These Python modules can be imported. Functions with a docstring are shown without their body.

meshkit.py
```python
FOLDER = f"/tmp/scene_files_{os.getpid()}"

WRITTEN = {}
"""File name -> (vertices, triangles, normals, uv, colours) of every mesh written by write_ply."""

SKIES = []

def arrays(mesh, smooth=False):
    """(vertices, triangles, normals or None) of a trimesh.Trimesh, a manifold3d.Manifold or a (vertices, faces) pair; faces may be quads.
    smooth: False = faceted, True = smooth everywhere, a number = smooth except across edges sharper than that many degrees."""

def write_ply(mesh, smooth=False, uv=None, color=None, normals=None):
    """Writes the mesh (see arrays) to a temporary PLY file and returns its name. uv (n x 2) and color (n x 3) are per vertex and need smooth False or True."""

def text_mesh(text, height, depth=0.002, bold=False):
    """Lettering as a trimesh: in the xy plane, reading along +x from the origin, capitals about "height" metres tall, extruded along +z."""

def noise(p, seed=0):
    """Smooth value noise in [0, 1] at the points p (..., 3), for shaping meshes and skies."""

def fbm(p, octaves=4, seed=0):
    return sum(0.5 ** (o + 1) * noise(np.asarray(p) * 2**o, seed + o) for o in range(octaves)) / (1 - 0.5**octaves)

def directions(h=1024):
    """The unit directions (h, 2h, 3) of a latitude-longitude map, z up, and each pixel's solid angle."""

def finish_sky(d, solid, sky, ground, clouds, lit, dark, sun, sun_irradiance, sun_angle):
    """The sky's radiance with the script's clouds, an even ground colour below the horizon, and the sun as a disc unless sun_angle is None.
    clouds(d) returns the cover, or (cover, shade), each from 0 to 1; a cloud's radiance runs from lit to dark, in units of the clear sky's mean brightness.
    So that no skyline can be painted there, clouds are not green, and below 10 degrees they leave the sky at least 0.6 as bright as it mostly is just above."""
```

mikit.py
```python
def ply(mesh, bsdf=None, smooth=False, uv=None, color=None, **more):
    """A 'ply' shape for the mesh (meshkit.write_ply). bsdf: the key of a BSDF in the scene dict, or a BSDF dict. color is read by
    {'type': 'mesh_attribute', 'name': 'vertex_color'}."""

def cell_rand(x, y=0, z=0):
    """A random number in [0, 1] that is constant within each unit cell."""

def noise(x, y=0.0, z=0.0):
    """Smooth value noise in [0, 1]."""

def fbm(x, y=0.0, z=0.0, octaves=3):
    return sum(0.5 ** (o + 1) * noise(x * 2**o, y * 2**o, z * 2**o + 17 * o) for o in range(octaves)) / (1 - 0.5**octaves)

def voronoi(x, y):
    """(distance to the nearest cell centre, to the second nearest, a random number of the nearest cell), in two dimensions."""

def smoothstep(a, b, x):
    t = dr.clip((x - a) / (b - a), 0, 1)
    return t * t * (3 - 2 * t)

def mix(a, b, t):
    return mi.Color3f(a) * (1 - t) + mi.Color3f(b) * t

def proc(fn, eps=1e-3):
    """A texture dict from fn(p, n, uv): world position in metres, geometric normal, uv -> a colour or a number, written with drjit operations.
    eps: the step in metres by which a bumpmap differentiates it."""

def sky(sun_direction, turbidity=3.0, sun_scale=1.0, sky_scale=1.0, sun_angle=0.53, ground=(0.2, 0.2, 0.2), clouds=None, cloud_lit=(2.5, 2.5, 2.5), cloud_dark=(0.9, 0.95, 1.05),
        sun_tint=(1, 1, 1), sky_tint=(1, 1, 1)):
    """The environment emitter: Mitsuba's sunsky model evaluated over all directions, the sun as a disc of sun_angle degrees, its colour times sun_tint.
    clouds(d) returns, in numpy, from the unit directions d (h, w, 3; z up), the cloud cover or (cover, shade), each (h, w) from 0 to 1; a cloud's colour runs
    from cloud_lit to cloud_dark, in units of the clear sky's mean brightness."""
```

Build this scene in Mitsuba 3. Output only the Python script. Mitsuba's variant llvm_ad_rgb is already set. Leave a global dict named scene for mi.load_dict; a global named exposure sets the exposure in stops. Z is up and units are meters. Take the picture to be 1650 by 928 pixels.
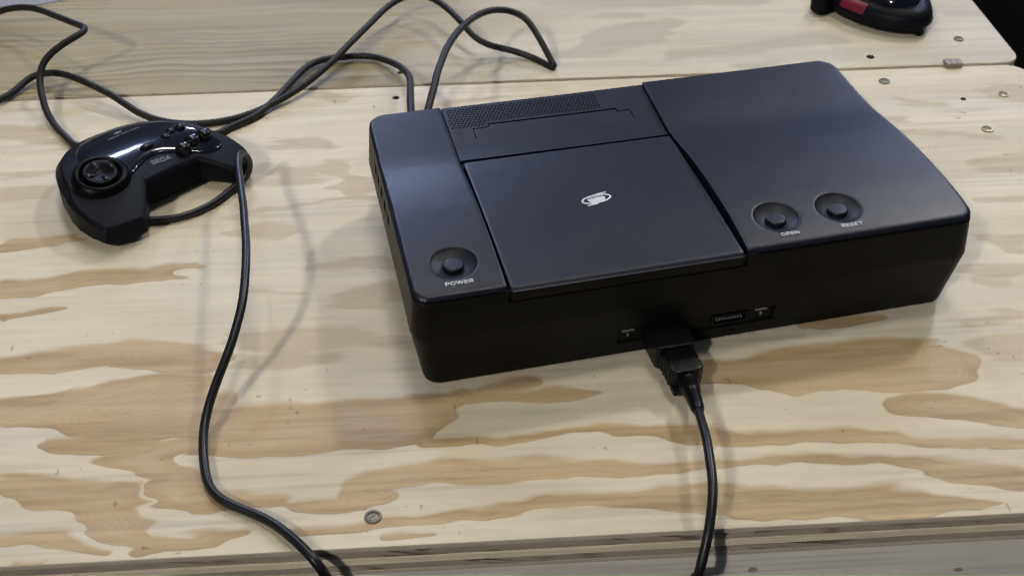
import math, random
import numpy as np, trimesh, manifold3d, shapely, mitsuba as mi, drjit as dr
import mikit, meshkit
from shapely.geometry import Polygon, Point, LineString
from scipy.spatial import Delaunay
from scipy.interpolate import PchipInterpolator, CubicSpline
from mikit import noise, fbm, smoothstep, mix, cell_rand

random.seed(7); RNG = np.random.default_rng(7)
T = mi.ScalarTransform4f
scene, labels = {}, {}

# ------------------------------------------------------------------ camera, light, exposure
CAM = np.array([0.02554, -0.56325, 0.52188])
FWD = np.array([0.043957, 0.785346, -0.617495])
UPV = np.array([0.043648, 0.615992, 0.786542])
scene['camera'] = {'type': 'thinlens', 'fov': 44.83, 'fov_axis': 'x', 'near_clip': 0.02, 'far_clip': 60.0,
                   'aperture_radius': 0.0013, 'focus_distance': 0.74,
                   'to_world': T().look_at(origin=CAM.tolist(), target=(CAM + FWD).tolist(), up=UPV.tolist())}
exposure = -0.36

def lamp(name, pos, radius, rad):
    """A round hall lamp hanging from the ceiling, shining down at the table."""
    scene[name] = {'type': 'disk', 'to_world': T().look_at(origin=list(pos), target=[0.1, 0.15, 0], up=[0, 1, 0]) @ T().scale([radius] * 3),
                   'bsdf': {'type': 'diffuse', 'reflectance': {'type': 'rgb', 'value': [.5, .5, .5]}},
                   'emitter': {'type': 'area', 'radiance': {'type': 'rgb', 'value': list(rad)}}}
    labels[name] = {'kind': 'structure'}

def fill_panel(name, pos, sx, sy, rad):
    """An added overhead emitter, facing straight down, to brighten the console top reflections."""
    scene[name] = {'type': 'rectangle', 'to_world': T().translate(list(pos)) @ T().rotate([1, 0, 0], 180) @ T().scale([sx, sy, 1]),
                   'bsdf': {'type': 'diffuse', 'reflectance': {'type': 'rgb', 'value': [.5, .5, .5]}},
                   'emitter': {'type': 'area', 'radiance': {'type': 'rgb', 'value': list(rad)}}}
    labels[name] = {'kind': 'structure'}

scene['hall_light'] = {'type': 'constant', 'radiance': {'type': 'rgb', 'value': [.092, .100, .118]}}
lamp('ceiling_lamp', (2.9, 3.4, 4.5), .20, (350, 338, 314))
lamp('ceiling_lamp_001', (-3.2, -4.6, 4.5), .19, (850, 822, 768))
lamp('ceiling_lamp_002', (-.4, 3.1, 4.6), .24, (95, 93, 89))
lamp('ceiling_lamp_003', (.6, .6, 5.0), .30, (84, 81, 75))
fill_panel('added_panel', (-2.0, 6.4, 4.6), .20, .40, (104, 126, 196))
fill_panel('added_panel_001', (4.7, 6.0, 4.6), .24, .75, (44, 53, 80))
fill_panel('added_panel_002', (6.0, 11.5, 4.6), .35, .9, (98, 118, 184))  # two far emitters added to fill the dark band across the console top
fill_panel('added_panel_003', (-1.2, 11.5, 4.6), .35, .9, (98, 118, 184))

# ------------------------------------------------------------------ helpers
def add(key, mesh, bsdf, smooth=30, **more):
    """One entry of scene; a taken key gets the next three-digit number."""
    k, i = key, 0
    while k in scene:
        i += 1; k = '%s_%03d' % (key, i)
    scene[k] = mikit.ply(mesh, bsdf, smooth=smooth, **more)
    return k

def cat(*m):
    return trimesh.util.concatenate([x for x in m])

def loft(rings, cap0=True, cap1=True):
    """Closed mesh through convex rings of equal length, each (n, 3), counter-clockwise seen from the last ring."""
    n, m = len(rings[0]), len(rings)
    v = np.vstack(rings); f = []
    i = np.arange(n); j = (i + 1) % n
    for k in range(m - 1):
        a, b = k * n, (k + 1) * n
        f += [np.stack([a + i, a + j, b + j], 1), np.stack([a + i, b + j, b + i], 1)]
    extra = []
    if cap0:
        extra.append(rings[0].mean(0)); c = len(v) + len(extra) - 1
        f.append(np.stack([j, i, np.full(n, c)], 1))
    if cap1:
        extra.append(rings[-1].mean(0)); c = len(v) + len(extra) - 1; o = (m - 1) * n
        f.append(np.stack([o + i, o + j, np.full(n, c)], 1))
    if extra: v = np.vstack([v, extra])
    return trimesh.Trimesh(v, np.vstack(f), process=False)

def rrect(x0, x1, y0, y1, r, n=8):
    """Rounded rectangle ring (counter-clockwise); r one radius or four (x0y0, x1y0, x1y1, x0y1)."""
    rs = [r] * 4 if np.isscalar(r) else list(r)
    out = []
    for (cx, cy, a0), q in zip(((x0, y0, 180), (x1, y0, 270), (x1, y1, 0), (x0, y1, 90)), rs):
        sx, sy = (1 if cx == x0 else -1), (1 if cy == y0 else -1)
        for a in np.radians(np.linspace(a0, a0 + 90, n)):
            out.append((cx + sx * q + q * math.cos(a), cy + sy * q + q * math.sin(a)))
    return np.array(out)

def at_z(ring, z):
    return np.column_stack([ring, np.broadcast_to(z, len(ring))])

def rbox(x0, x1, y0, y1, z0, z1, r=.002, c=.0006, n=6):
    """Box with rounded upright edges and chamfered rims."""
    R = lambda i: rrect(x0 + i, x1 - i, y0 + i, y1 - i, max(r - i, 1e-4), n)
    return loft([at_z(R(c), z0), at_z(R(0), z0 + c), at_z(R(0), z1 - c), at_z(R(c * .3), z1 - c * .3), at_z(R(c), z1)])

def manif(mesh):
    mesh = trimesh.Trimesh(mesh.vertices, mesh.faces, process=True)
    return manifold3d.Manifold(manifold3d.Mesh(np.asarray(mesh.vertices, np.float32), np.asarray(mesh.faces, np.uint32)))

def unman(m):
    q = m.to_mesh()
    return trimesh.Trimesh(q.vert_properties[:, :3], q.tri_verts, process=False)

def cut(mesh, *tools):
    m = manif(mesh)
    for t in tools: m = m - manif(t)
    return unman(m)

def lathe(profile, n=40):
    """Surface of revolution about z from (r, z) pairs going outward/downward; r = 0 closes it."""
    a = np.arange(n) * 2 * math.pi / n
    v, f, rows = [], [], []
    for r, z in profile:
        if r < 1e-7:
            rows.append([len(v)] * n); v.append((0, 0, z))
        else:
            rows.append(list(range(len(v), len(v) + n))); v += [(r * math.cos(t), r * math.sin(t), z) for t in a]
    for p, q in zip(rows[:-1], rows[1:]):
        for i in range(n):
            j = (i + 1) % n
            if p[i] != p[j]: f.append((p[i], q[i], p[j]))
            if q[i] != q[j]: f.append((p[j], q[i], q[j]))
    return trimesh.Trimesh(v, f, process=False)

def spline(pts, step=.0025, wobble=.0):
    pts = np.asarray(pts, float)
    t = np.r_[0, np.cumsum(np.linalg.norm(np.diff(pts, axis=0), axis=1) ** .6)]
    cs = CubicSpline(t, pts)
    fine = cs(np.linspace(0, t[-1], 60 * len(pts)))
    s = np.r_[0, np.cumsum(np.linalg.norm(np.diff(fine, axis=0), axis=1))]
    u = np.linspace(0, s[-1], max(8, int(s[-1] / step)))
    out = np.column_stack([np.interp(u, s, fine[:, k]) for k in range(3)])
    for k in range(2):
        w = meshkit.noise(np.column_stack([u * 38, u * 0 + k * 7.3, u * 0 + len(u) * .37]), 5) - .5
        out[:, k] += wobble * w * np.minimum(1, np.minimum(u, u[-1] - u) / .03)
    return out

def tube(path, radius, n=12):
    """Round tube along the path; radius one number or one per point."""
    p = np.asarray(path, float); r = np.broadcast_to(radius, len(p))
    t = np.gradient(p, axis=0); t /= np.linalg.norm(t, axis=1, keepdims=True)
    x = np.cross(t[0], [0, 0, 1.0])
    if np.linalg.norm(x) < 1e-3: x = np.cross(t[0], [0, 1.0, 0])
    rings = []
    a = np.arange(n) * 2 * math.pi / n
    for k in range(len(p)):
        x = x - t[k] * (x @ t[k]); x /= np.linalg.norm(x); y = np.cross(t[k], x)
        rings.append(p[k] + r[k] * (np.cos(a)[:, None] * x + np.sin(a)[:, None] * y))
    return loft(rings)

def sheet(poly, zfun, step):
    """Points and triangles of a height field over a shapely polygon; also the boundary loops as index lists."""
    pts, loops = [], []
    for ring in [poly.exterior] + list(poly.interiors):
        n = max(8, int(round(ring.length / step)))
        q = [ring.interpolate(i / n, normalized=True) for i in range(n)]
        q = [(a.x, a.y) for a in q] + [c for c in list(ring.coords)[:-1]]
        q = sorted(set((round(ring.project(Point(c)), 7), c) for c in q))
        keep = []
        for d, c in q:
            if not keep or d - keep[-1][0] > step * .25: keep.append((d, c))
        if ring.length - keep[-1][0] < step * .25: keep.pop()
        loops.append(list(range(len(pts), len(pts) + len(keep)))); pts += [c for _, c in keep]
    inner = poly.buffer(-step * .45)
    x0, y0, x1, y1 = poly.bounds
    gx, gy = np.meshgrid(np.arange(x0, x1, step), np.arange(y0, y1, step * .9))
    gx = gx + (np.arange(len(gx)) % 2)[:, None] * step * .5
    g = np.column_stack([gx.ravel(), gy.ravel()])
    g = g[shapely.contains_xy(inner, g[:, 0], g[:, 1])]
    # a rim of extra points so that small edge roundings are smooth
    pts = np.vstack([np.array(pts), g])
    tri = Delaunay(pts).simplices
    c = pts[tri].mean(1)
    tri = tri[shapely.contains_xy(poly.buffer(1e-7), c[:, 0], c[:, 1])]
    e1, e2 = pts[tri[:, 1]] - pts[tri[:, 0]], pts[tri[:, 2]] - pts[tri[:, 0]]
    area = e1[:, 0] * e2[:, 1] - e1[:, 1] * e2[:, 0]
    tri[area < 0] = tri[area < 0][:, ::-1]
    tri = tri[np.abs(area) > 1e-12]
    return pts, tri, loops

def edge_dist(poly, pts):
    return shapely.distance(poly.boundary, shapely.points(pts[:, 0], pts[:, 1]))

def panel(poly, zfun, zbot, step=.0012, round_=.0007):
    """A moulded panel: top follows zfun(u, v), rounded rim, walls down to zbot."""
    pts, tri, loops = sheet(poly, zfun, step)
    d = edge_dist(poly, pts)
    z = zfun(pts[:, 0], pts[:, 1])
    if round_: z = z - round_ * np.clip(1 - d / (round_ * 1.6), 0, 1) ** 2
    v = [np.column_stack([pts, z])]; f = [tri]; n = len(pts)
    zb = zbot if callable(zbot) else (lambda a, b: np.full(len(a), zbot))
    for loop in loops:
        q = pts[loop]; lo = np.column_stack([q, zb(q[:, 0], q[:, 1])])
        m = len(loop); i = np.array(loop); j = np.roll(i, -1); k = n + np.arange(m); l = np.roll(k, -1)
        v.append(lo); n += m
        ring = Polygon(q)
        ccw = ring.exterior.is_ccw
        hole = loop is not loops[0]
        if ccw != hole: f += [np.stack([i, k, j], 1), np.stack([j, k, l], 1)]
        else: f += [np.stack([i, j, k], 1), np.stack([j, l, k], 1)]
    return trimesh.Trimesh(np.vstack(v), np.vstack(f), process=False)

def pillow(poly, ztop, zbot, step=.0012):
    """Closed body over an outline: ztop(x, y, d) above and zbot(x, y, d) below, d = distance to the outline."""
    pts, tri, loops = sheet(poly, None, step)
    d = edge_dist(poly, pts); n = len(pts)
    a, b = ztop(pts[:, 0], pts[:, 1], d), zbot(pts[:, 0], pts[:, 1], d)
    v = np.vstack([np.column_stack([pts, a]), np.column_stack([pts, b])])
    f = [tri, tri[:, ::-1] + n]
    i = np.array(loops[0]); j = np.roll(i, -1)
    if not Polygon(pts[loops[0]]).exterior.is_ccw: i, j = j, i
    f += [np.stack([i, i + n, j], 1), np.stack([j, i + n, j + n], 1)]
    return trimesh.Trimesh(v, np.vstack(f), process=True)

def drape(text, height, u, v, zfun, bold=False, ang=0.0, width=None, lift=.00012, anchor=.5):
    m = meshkit.text_mesh(text, height, .00012, bold)
    p = m.vertices.copy()
    w = p[:, 0].max() - p[:, 0].min()
    p[:, 0] -= p[:, 0].min() + w * anchor
    if width: p[:, 0] *= width / w
    ca, sa = math.cos(ang), math.sin(ang)
    q = np.column_stack([u + p[:, 0] * ca - p[:, 1] * sa, v + p[:, 0] * sa + p[:, 1] * ca])
    m.vertices = np.column_stack([q, zfun(q[:, 0], q[:, 1]) + lift + p[:, 2]])
    return m

def smooth_poly(pts, rounds=2):
    p = np.array(pts, float)
    for _ in range(rounds):
        n = np.roll(p, -1, 0); p = np.stack([.75 * p + .25 * n, .25 * p + .75 * n], 1).reshape(-1, 2)
    return p

# ------------------------------------------------------------------ materials
def rgb(*c): return {'type': 'rgb', 'value': list(c)}

NEAR_BANDS = [(-0.2992,0.1736,0.0084,-0.2777,0.1751,0.0077),(-0.2777,0.1751,0.0077,-0.2565,0.1781,0.0062),(-0.2565,0.1781,0.0062,-0.2399,0.1831,0.0023),(-0.2866,0.1245,0.0112,-0.2615,0.1248,0.0105),(-0.2615,0.1248,0.0105,-0.2248,0.1299,0.0099),(-0.2248,0.1299,0.0099,-0.1954,0.1313,0.0086),(-0.1954,0.1313,0.0086,-0.1705,0.1352,0.0101),(-0.1705,0.1352,0.0101,-0.1551,0.1413,0.0036),(-0.2772,0.0964,0.0027,-0.2629,0.096,0.0047),(-0.2629,0.096,0.0047,-0.2492,0.0983,0.002),(-0.2667,0.0476,0.0091,-0.2434,0.0478,0.0103),(-0.2434,0.0478,0.0103,-0.2203,0.0492,0.0104),(-0.2203,0.0492,0.0104,-0.1973,0.0518,0.0123),(-0.1973,0.0518,0.0123,-0.1688,0.0456,0.0146),(-0.1688,0.0456,0.0146,-0.1414,0.0407,0.0132),(-0.2544,0.0002,0.0132,-0.2329,0.0031,0.0167),(-0.2329,0.0031,0.0167,-0.2108,0.0043,0.0184),(-0.2108,0.0043,0.0184,-0.1796,-0.0023,0.0265),(-0.1796,-0.0023,0.0265,-0.156,0.0016,0.03),(-0.2308,-0.0288,0.0026,-0.2183,-0.0281,0.0052),(-0.2183,-0.0281,0.0052,-0.1931,-0.0278,0.0073),(-0.1931,-0.0278,0.0073,-0.1633,-0.0324,0.0083),(-0.163,-0.045,0.0111,-0.1515,-0.0605,0.0107),(-0.1515,-0.0605,0.0107,-0.1389,-0.0742,0.0114),(-0.1389,-0.0742,0.0114,-0.1273,-0.0833,0.0074),(-0.1273,-0.0833,0.0074,-0.1146,-0.0888,0.0032),(-0.1511,-0.0408,0.0132,-0.1541,-0.0555,0.0099),(-0.1275,-0.0819,0.007,-0.0859,-0.0848,0.0051),(-0.0859,-0.0848,0.0051,-0.0719,-0.0871,0.0018),(-0.0719,-0.0871,0.0018,-0.0616,-0.0869,0.0032),(-0.0616,-0.0869,0.0032,-0.0409,-0.0869,0.0055),(-0.0409,-0.0869,0.0055,-0.0272,-0.0809,0.0094),(-0.0272,-0.0809,0.0094,-0.0134,-0.0723,0.0115),(-0.0134,-0.0723,0.0115,0.0007,-0.0685,0.0097),(0.0007,-0.0685,0.0097,0.015,-0.0656,0.0097),(0.015,-0.0656,0.0097,0.0506,-0.0666,0.0088),(0.0506,-0.0666,0.0088,0.0789,-0.07,0.0073),(0.0789,-0.07,0.0073,0.1145,-0.0714,0.0063),(0.1145,-0.0714,0.0063,0.1503,-0.0724,0.0053),(0.1503,-0.0724,0.0053,0.1684,-0.0717,0.0039),(0.1684,-0.0717,0.0039,0.1934,-0.0729,0.0034),(0.1934,-0.0729,0.0034,0.2225,-0.0725,0.0034),(0.2225,-0.0725,0.0034,0.2581,-0.0749,0.0039),(0.2581,-0.0749,0.0039,0.2857,-0.0798,0.0058),(0.2857,-0.0798,0.0058,0.3081,-0.0881,0.0075),(0.3081,-0.0881,0.0075,0.3415,-0.0952,0.0093),(-0.2397,-0.0569,0.0083,-0.2183,-0.0588,0.0088),(-0.2183,-0.0588,0.0088,-0.2027,-0.0665,0.0115),(-0.2027,-0.0665,0.0115,-0.1834,-0.0763,0.0141),(-0.1834,-0.0763,0.0141,-0.1701,-0.0917,0.0127),(-0.1701,-0.0917,0.0127,-0.1576,-0.1049,0.0097),(-0.1576,-0.1049,0.0097,-0.1541,-0.1155,0.006),(-0.15,-0.1107,0.0078,-0.1266,-0.1122,0.0043),(-0.1266,-0.1122,0.0043,-0.1104,-0.109,0.0061),(-0.1104,-0.109,0.0061,-0.0973,-0.1064,0.004),(-0.2284,-0.1006,0.0044,-0.2081,-0.1024,0.0049),(-0.2081,-0.1024,0.0049,-0.1902,-0.1079,0.0039),(-0.1902,-0.1079,0.0039,-0.1754,-0.1162,0.0021),(-0.2241,-0.1175,0.0017,-0.2044,-0.118,0.0009),(-0.0758,-0.1026,0.0031,-0.047,-0.1037,0.0036),(-0.047,-0.1037,0.0036,-0.0267,-0.1019,0.004),(-0.0267,-0.1019,0.004,0.0074,-0.1011,0.0036),(0.0074,-0.1011,0.0036,0.0349,-0.0998,0.0054),(0.0349,-0.0998,0.0054,0.0522,-0.0983,0.0059),(0.0522,-0.0983,0.0059,0.0766,-0.0958,0.0055),(0.0766,-0.0958,0.0055,0.0975,-0.0954,0.0064),(0.0975,-0.0954,0.0064,0.1183,-0.0959,0.0078),(0.1183,-0.0959,0.0078,0.146,-0.0973,0.011),(0.146,-0.0973,0.011,0.1797,-0.1038,0.0113),(0.1797,-0.1038,0.0113,0.2143,-0.1052,0.0108),(0.2143,-0.1052,0.0108,0.2594,-0.1065,0.0113),(0.2594,-0.1065,0.0113,0.2829,-0.1099,0.0072),(0.2829,-0.1099,0.0072,0.3093,-0.1144,0.0022),(-0.0264,-0.113,0.0022,-0.0062,-0.1117,0.0026),(-0.0062,-0.1117,0.0026,0.0174,-0.1125,0.0013),(-0.1167,-0.0226,0.0223,-0.1026,-0.0236,0.0238),(-0.1026,-0.0236,0.0238,-0.073,-0.0257,0.0253),(-0.073,-0.0257,0.0253,-0.0435,-0.0256,0.0243),(-0.0435,-0.0256,0.0243,-0.014,-0.0218,0.0235),(-0.014,-0.0218,0.0235,0.0047,-0.0128,0.0153),(0.0086,-0.0087,0.0088,0.0315,-0.0037,0.0067),(0.0315,-0.0037,0.0067,0.0541,-0.0075,0.005),(0.0541,-0.0075,0.005,0.0771,-0.0057,0.0078),(0.0771,-0.0057,0.0078,0.0928,-0.0018,0.0056),(0.0045,-0.0424,0.0051,0.0301,-0.0416,0.0041),(0.0301,-0.0416,0.0041,0.052,-0.0436,0.0041),(0.052,-0.0436,0.0041,0.0741,-0.0421,0.0031),(0.0741,-0.0421,0.0031,0.1001,-0.0402,0.0036),(0.1001,-0.0402,0.0036,0.1258,-0.042,0.0052),(0.1258,-0.042,0.0052,0.1547,-0.0466,0.0087),(0.1547,-0.0466,0.0087,0.1728,-0.0488,0.0087),(0.1728,-0.0488,0.0087,0.1976,-0.0536,0.0071),(0.1976,-0.0536,0.0071,0.2384,-0.0534,0.0071),(0.2384,-0.0534,0.0071,0.2715,-0.0546,0.0066),(0.2715,-0.0546,0.0066,0.2914,-0.0621,0.0045),(0.2914,-0.0621,0.0045,0.3196,-0.0661,0.005),(0.3196,-0.0661,0.005,0.3524,-0.0674,0.0045),(0.1775,0.0066,0.0115,0.2024,0.0038,0.0131),(0.2024,0.0038,0.0131,0.2421,0.0056,0.0207),(0.2421,0.0056,0.0207,0.2818,0.0064,0.0253),(0.2818,0.0064,0.0253,0.3076,0.0063,0.0265),(0.2867,-0.0291,0.0064,0.3092,-0.0307,0.0118),(0.3092,-0.0307,0.0118,0.3298,-0.0375,0.0116),(0.3298,-0.0375,0.0116,0.3608,-0.0461,0.0083),(0.2565,0.0466,0.005,0.2821,0.0499,0.0063),(0.2821,0.0499,0.0063,0.295,0.0515,0.0044),(0.0468,-0.0014,0.0034,0.0705,0.0072,0.0046)]
SOFT_BANDS = [(0.4478,0.2314,0.0122,0.4683,0.2272,0.0174),(0.3997,0.1334,0.0089,0.4291,0.1275,0.0146),(0.3825,0.098,0.0069,0.4151,0.0922,0.0068),(0.506,0.3367,0.0186,0.5112,0.3363,0.0186),(0.4134,0.1839,0.0032,0.4508,0.1828,0.004),(0.3539,0.0416,0.0037,0.3996,0.0526,0.0057),(-0.1165,0.1091,0.0014,-0.0743,0.1061,0.0021),(-0.0718,0.1339,0.0058,-0.033,0.1347,0.0087),(-0.033,0.1347,0.0087,-0.0157,0.1313,0.0058),(-0.1274,0.061,0.0044,-0.103,0.0562,0.01),(-0.103,0.0562,0.01,-0.0709,0.0539,0.0124),(-0.0709,0.0539,0.0124,-0.0389,0.0548,0.01),(-0.0389,0.0548,0.01,-0.0067,0.0464,0.0074),(-0.1127,0.0357,0.0054,-0.0854,0.0367,0.0078),(-0.0854,0.0367,0.0078,-0.0618,0.0351,0.0054),(-0.1172,0.1804,0.0109,-0.1058,0.1773,0.0109),(-0.1393,0.1978,0.0024,-0.1174,0.2058,0.0024),(-0.1174,0.2058,0.0024,-0.086,0.2134,0.0033),(-0.086,0.2134,0.0033,-0.0539,0.2194,0.0017),(-0.1183,0.2638,0.009,-0.0843,0.2586,0.008),(-0.1165,0.2976,0.0076,-0.077,0.2975,0.0095),(-0.0655,0.2662,0.009,-0.0448,0.2254,0.0119),(-0.1214,0.2464,0.007,-0.0931,0.2478,0.0053),(-0.3404,0.3332,0.0119,-0.3084,0.3241,0.0137),(-0.3084,0.3241,0.0137,-0.2812,0.3125,0.0077),(-0.3245,0.2717,0.0045,-0.2815,0.2703,0.0045),(-0.3173,0.2435,0.0095,-0.2799,0.2425,0.0086),(-0.3497,0.3689,0.0042,-0.3236,0.367,0.0031),(-0.0924,0.3813,0.0065,-0.0602,0.3683,0.0064),(0.3882,0.3349,0.0031,0.4262,0.3217,0.005),(0.369,0.3055,0.0039,0.3878,0.2992,0.0049),(0.4017,0.2785,0.0038,0.4578,0.2648,0.0046),(0.0131,0.3524,0.0052,0.0655,0.3589,0.0042),(-0.032,0.0963,0.0135,-0.0111,0.1016,0.0109),(0.3733,0.0167,0.0154,0.3851,0.0159,0.0153),(0.3745,0.088,0.0034,0.4069,0.0823,0.004)]
FAR_BANDS = [(0.127,0.4266,0.0081,0.1527,0.4329,0.0118),(0.1527,0.4329,0.0118,0.1896,0.4579,0.0244),(0.1896,0.4579,0.0244,0.2145,0.4722,0.0174),(0.2145,0.4722,0.0174,0.2287,0.4889,0.0102),(0.2287,0.4189,0.0081,0.2686,0.4241,0.0093),(0.2686,0.4241,0.0093,0.3106,0.4365,0.0107),(0.3106,0.4365,0.0107,0.3628,0.4411,0.0108),(0.1338,0.5306,0.0067,0.1935,0.5314,0.0081),(0.1935,0.5314,0.0081,0.3126,0.5263,0.0081),(0.1665,0.5041,0.0065,0.2077,0.5049,0.0065),(0.0139,0.4177,0.0046,0.0684,0.4159,0.0069),(0.5019,0.4784,0.0063,0.5388,0.4821,0.0077),(0.2854,0.3973,0.0045,0.3194,0.4016,0.0045)]

def figure(x, y, bands, sx=.68):
    """Latewood figure: how far inside (metres, positive) of the nearest of the wood's darker growth bands a point lies."""
    m, side = mi.Float(-1), mi.Float(0)
    for ax, ay, ar, bx, by, br in bands:
        dx, dy = (bx - ax) * sx, by - ay
        q = max(dx * dx + dy * dy, 1e-9)
        px, py = (x - ax) * sx, y - ay
        t = dr.clip((px * dx + py * dy) / q, 0, 1)
        r = ar + t * (br - ar)
        e = r - dr.sqrt(dr.square(px - t * dx) + dr.square(py - t * dy))
        side = dr.select(e > m, (py - t * dy) / max(ar, br, 1e-4), side)
        m = dr.maximum(m, e)
    return m, side

def fibre(x, y):
    return noise(x * 45, y * 700) * .4 + noise(x * 16 + 9, y * 260) * .6

def wood_near(p, n, uv):
    x, y = p.x, p.y
    wy = y + (fbm(x * 22, y * 30, 1.0, 3) - .5) * .012 + (noise(x * 90, y * 200, 3.0) - .5) * .0014
    wx = x + (fbm(x * 30, y * 90, 5.0, 2) - .5) * .045
    f, sd = figure(wx, wy, NEAR_BANDS)
    f = f + (noise(x * 60, y * 420, 8.0) - .5) * .0010
    w = .0006 + .0030 * smoothstep(-.1, .9, sd) * (.4 + .6 * noise(x * 18, y * 40, 21.0))
    tan = smoothstep(-w, w * 1.4, f)
    s, _ = figure(wx, wy, SOFT_BANDS)
    soft = smoothstep(-.0025, .0030, s + (noise(x * 50, y * 500, 2.0) - .5) * .003)
    fb = fibre(x, y)
    cl = fbm(x * 7, y * 26, 2.0, 3)
    cream = mix((.580, .510, .378), (.510, .440, .312), smoothstep(.3, .75, cl))
    cream = mix(cream, mi.Color3f(.470, .440, .375), .35 * smoothstep(.45, .8, fbm(x * 9 + 4, y * 40, 6.0, 2)))
    dark = mix((.440, .326, .185), (.335, .234, .120), smoothstep(.25, .8, fbm(x * 12, y * 120, 4.0, 3)))
    dark = mix(dark, mi.Color3f(.46, .37, .24), .6 * smoothstep(.004, .011, f) * noise(x * 30, y * 160, 1.0))
    c = mix(cream, mi.Color3f(.415, .335, .215), .74 * soft)
    # growth lines running parallel to the figure, and the sharp late edge of each band
    gl = f * 300 + noise(x * 20, y * 60, 41.0) * 1.5
    gl = gl - dr.floor(gl)
    dark = dark * (1 - .07 * smoothstep(.45, .9, gl) * smoothstep(1.0, .95, gl) * smoothstep(.35, .6, noise(x * 9, y * 30, 42.0)))
    c = mix(c, dark, tan)
    c = c * (1 - .20 * dr.exp(-dr.square((f - .0004) / .0007)) * smoothstep(.1, -.5, sd) * noise(x * 14, y * 50, 43.0))
    c = c * (.93 + .14 * fb)
    st = smoothstep(.62, .80, noise(x * 11, y * 330, 31.0)) * smoothstep(.40, .65, noise(x * 6, y * 30, 32.0))
    c = c * (1 - .10 * st)
    # fine dark pores and pinholes
    sp = noise(x * 240, y * 240, 11.0)
    c = c * (1 - .35 * smoothstep(.935, .97, sp) * smoothstep(.5, .7, noise(x * 40, y * 40, 12.0)))
    # a pencil stroke of pink marker and one grey scuff
    pk = smoothstep(.0022, .0012, dr.sqrt(dr.square((x - .3965) * .55) + dr.square(y - .2353)))
    c = mix(c, mi.Color3f(.62, .16, .30), .7 * pk)
    return c

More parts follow.
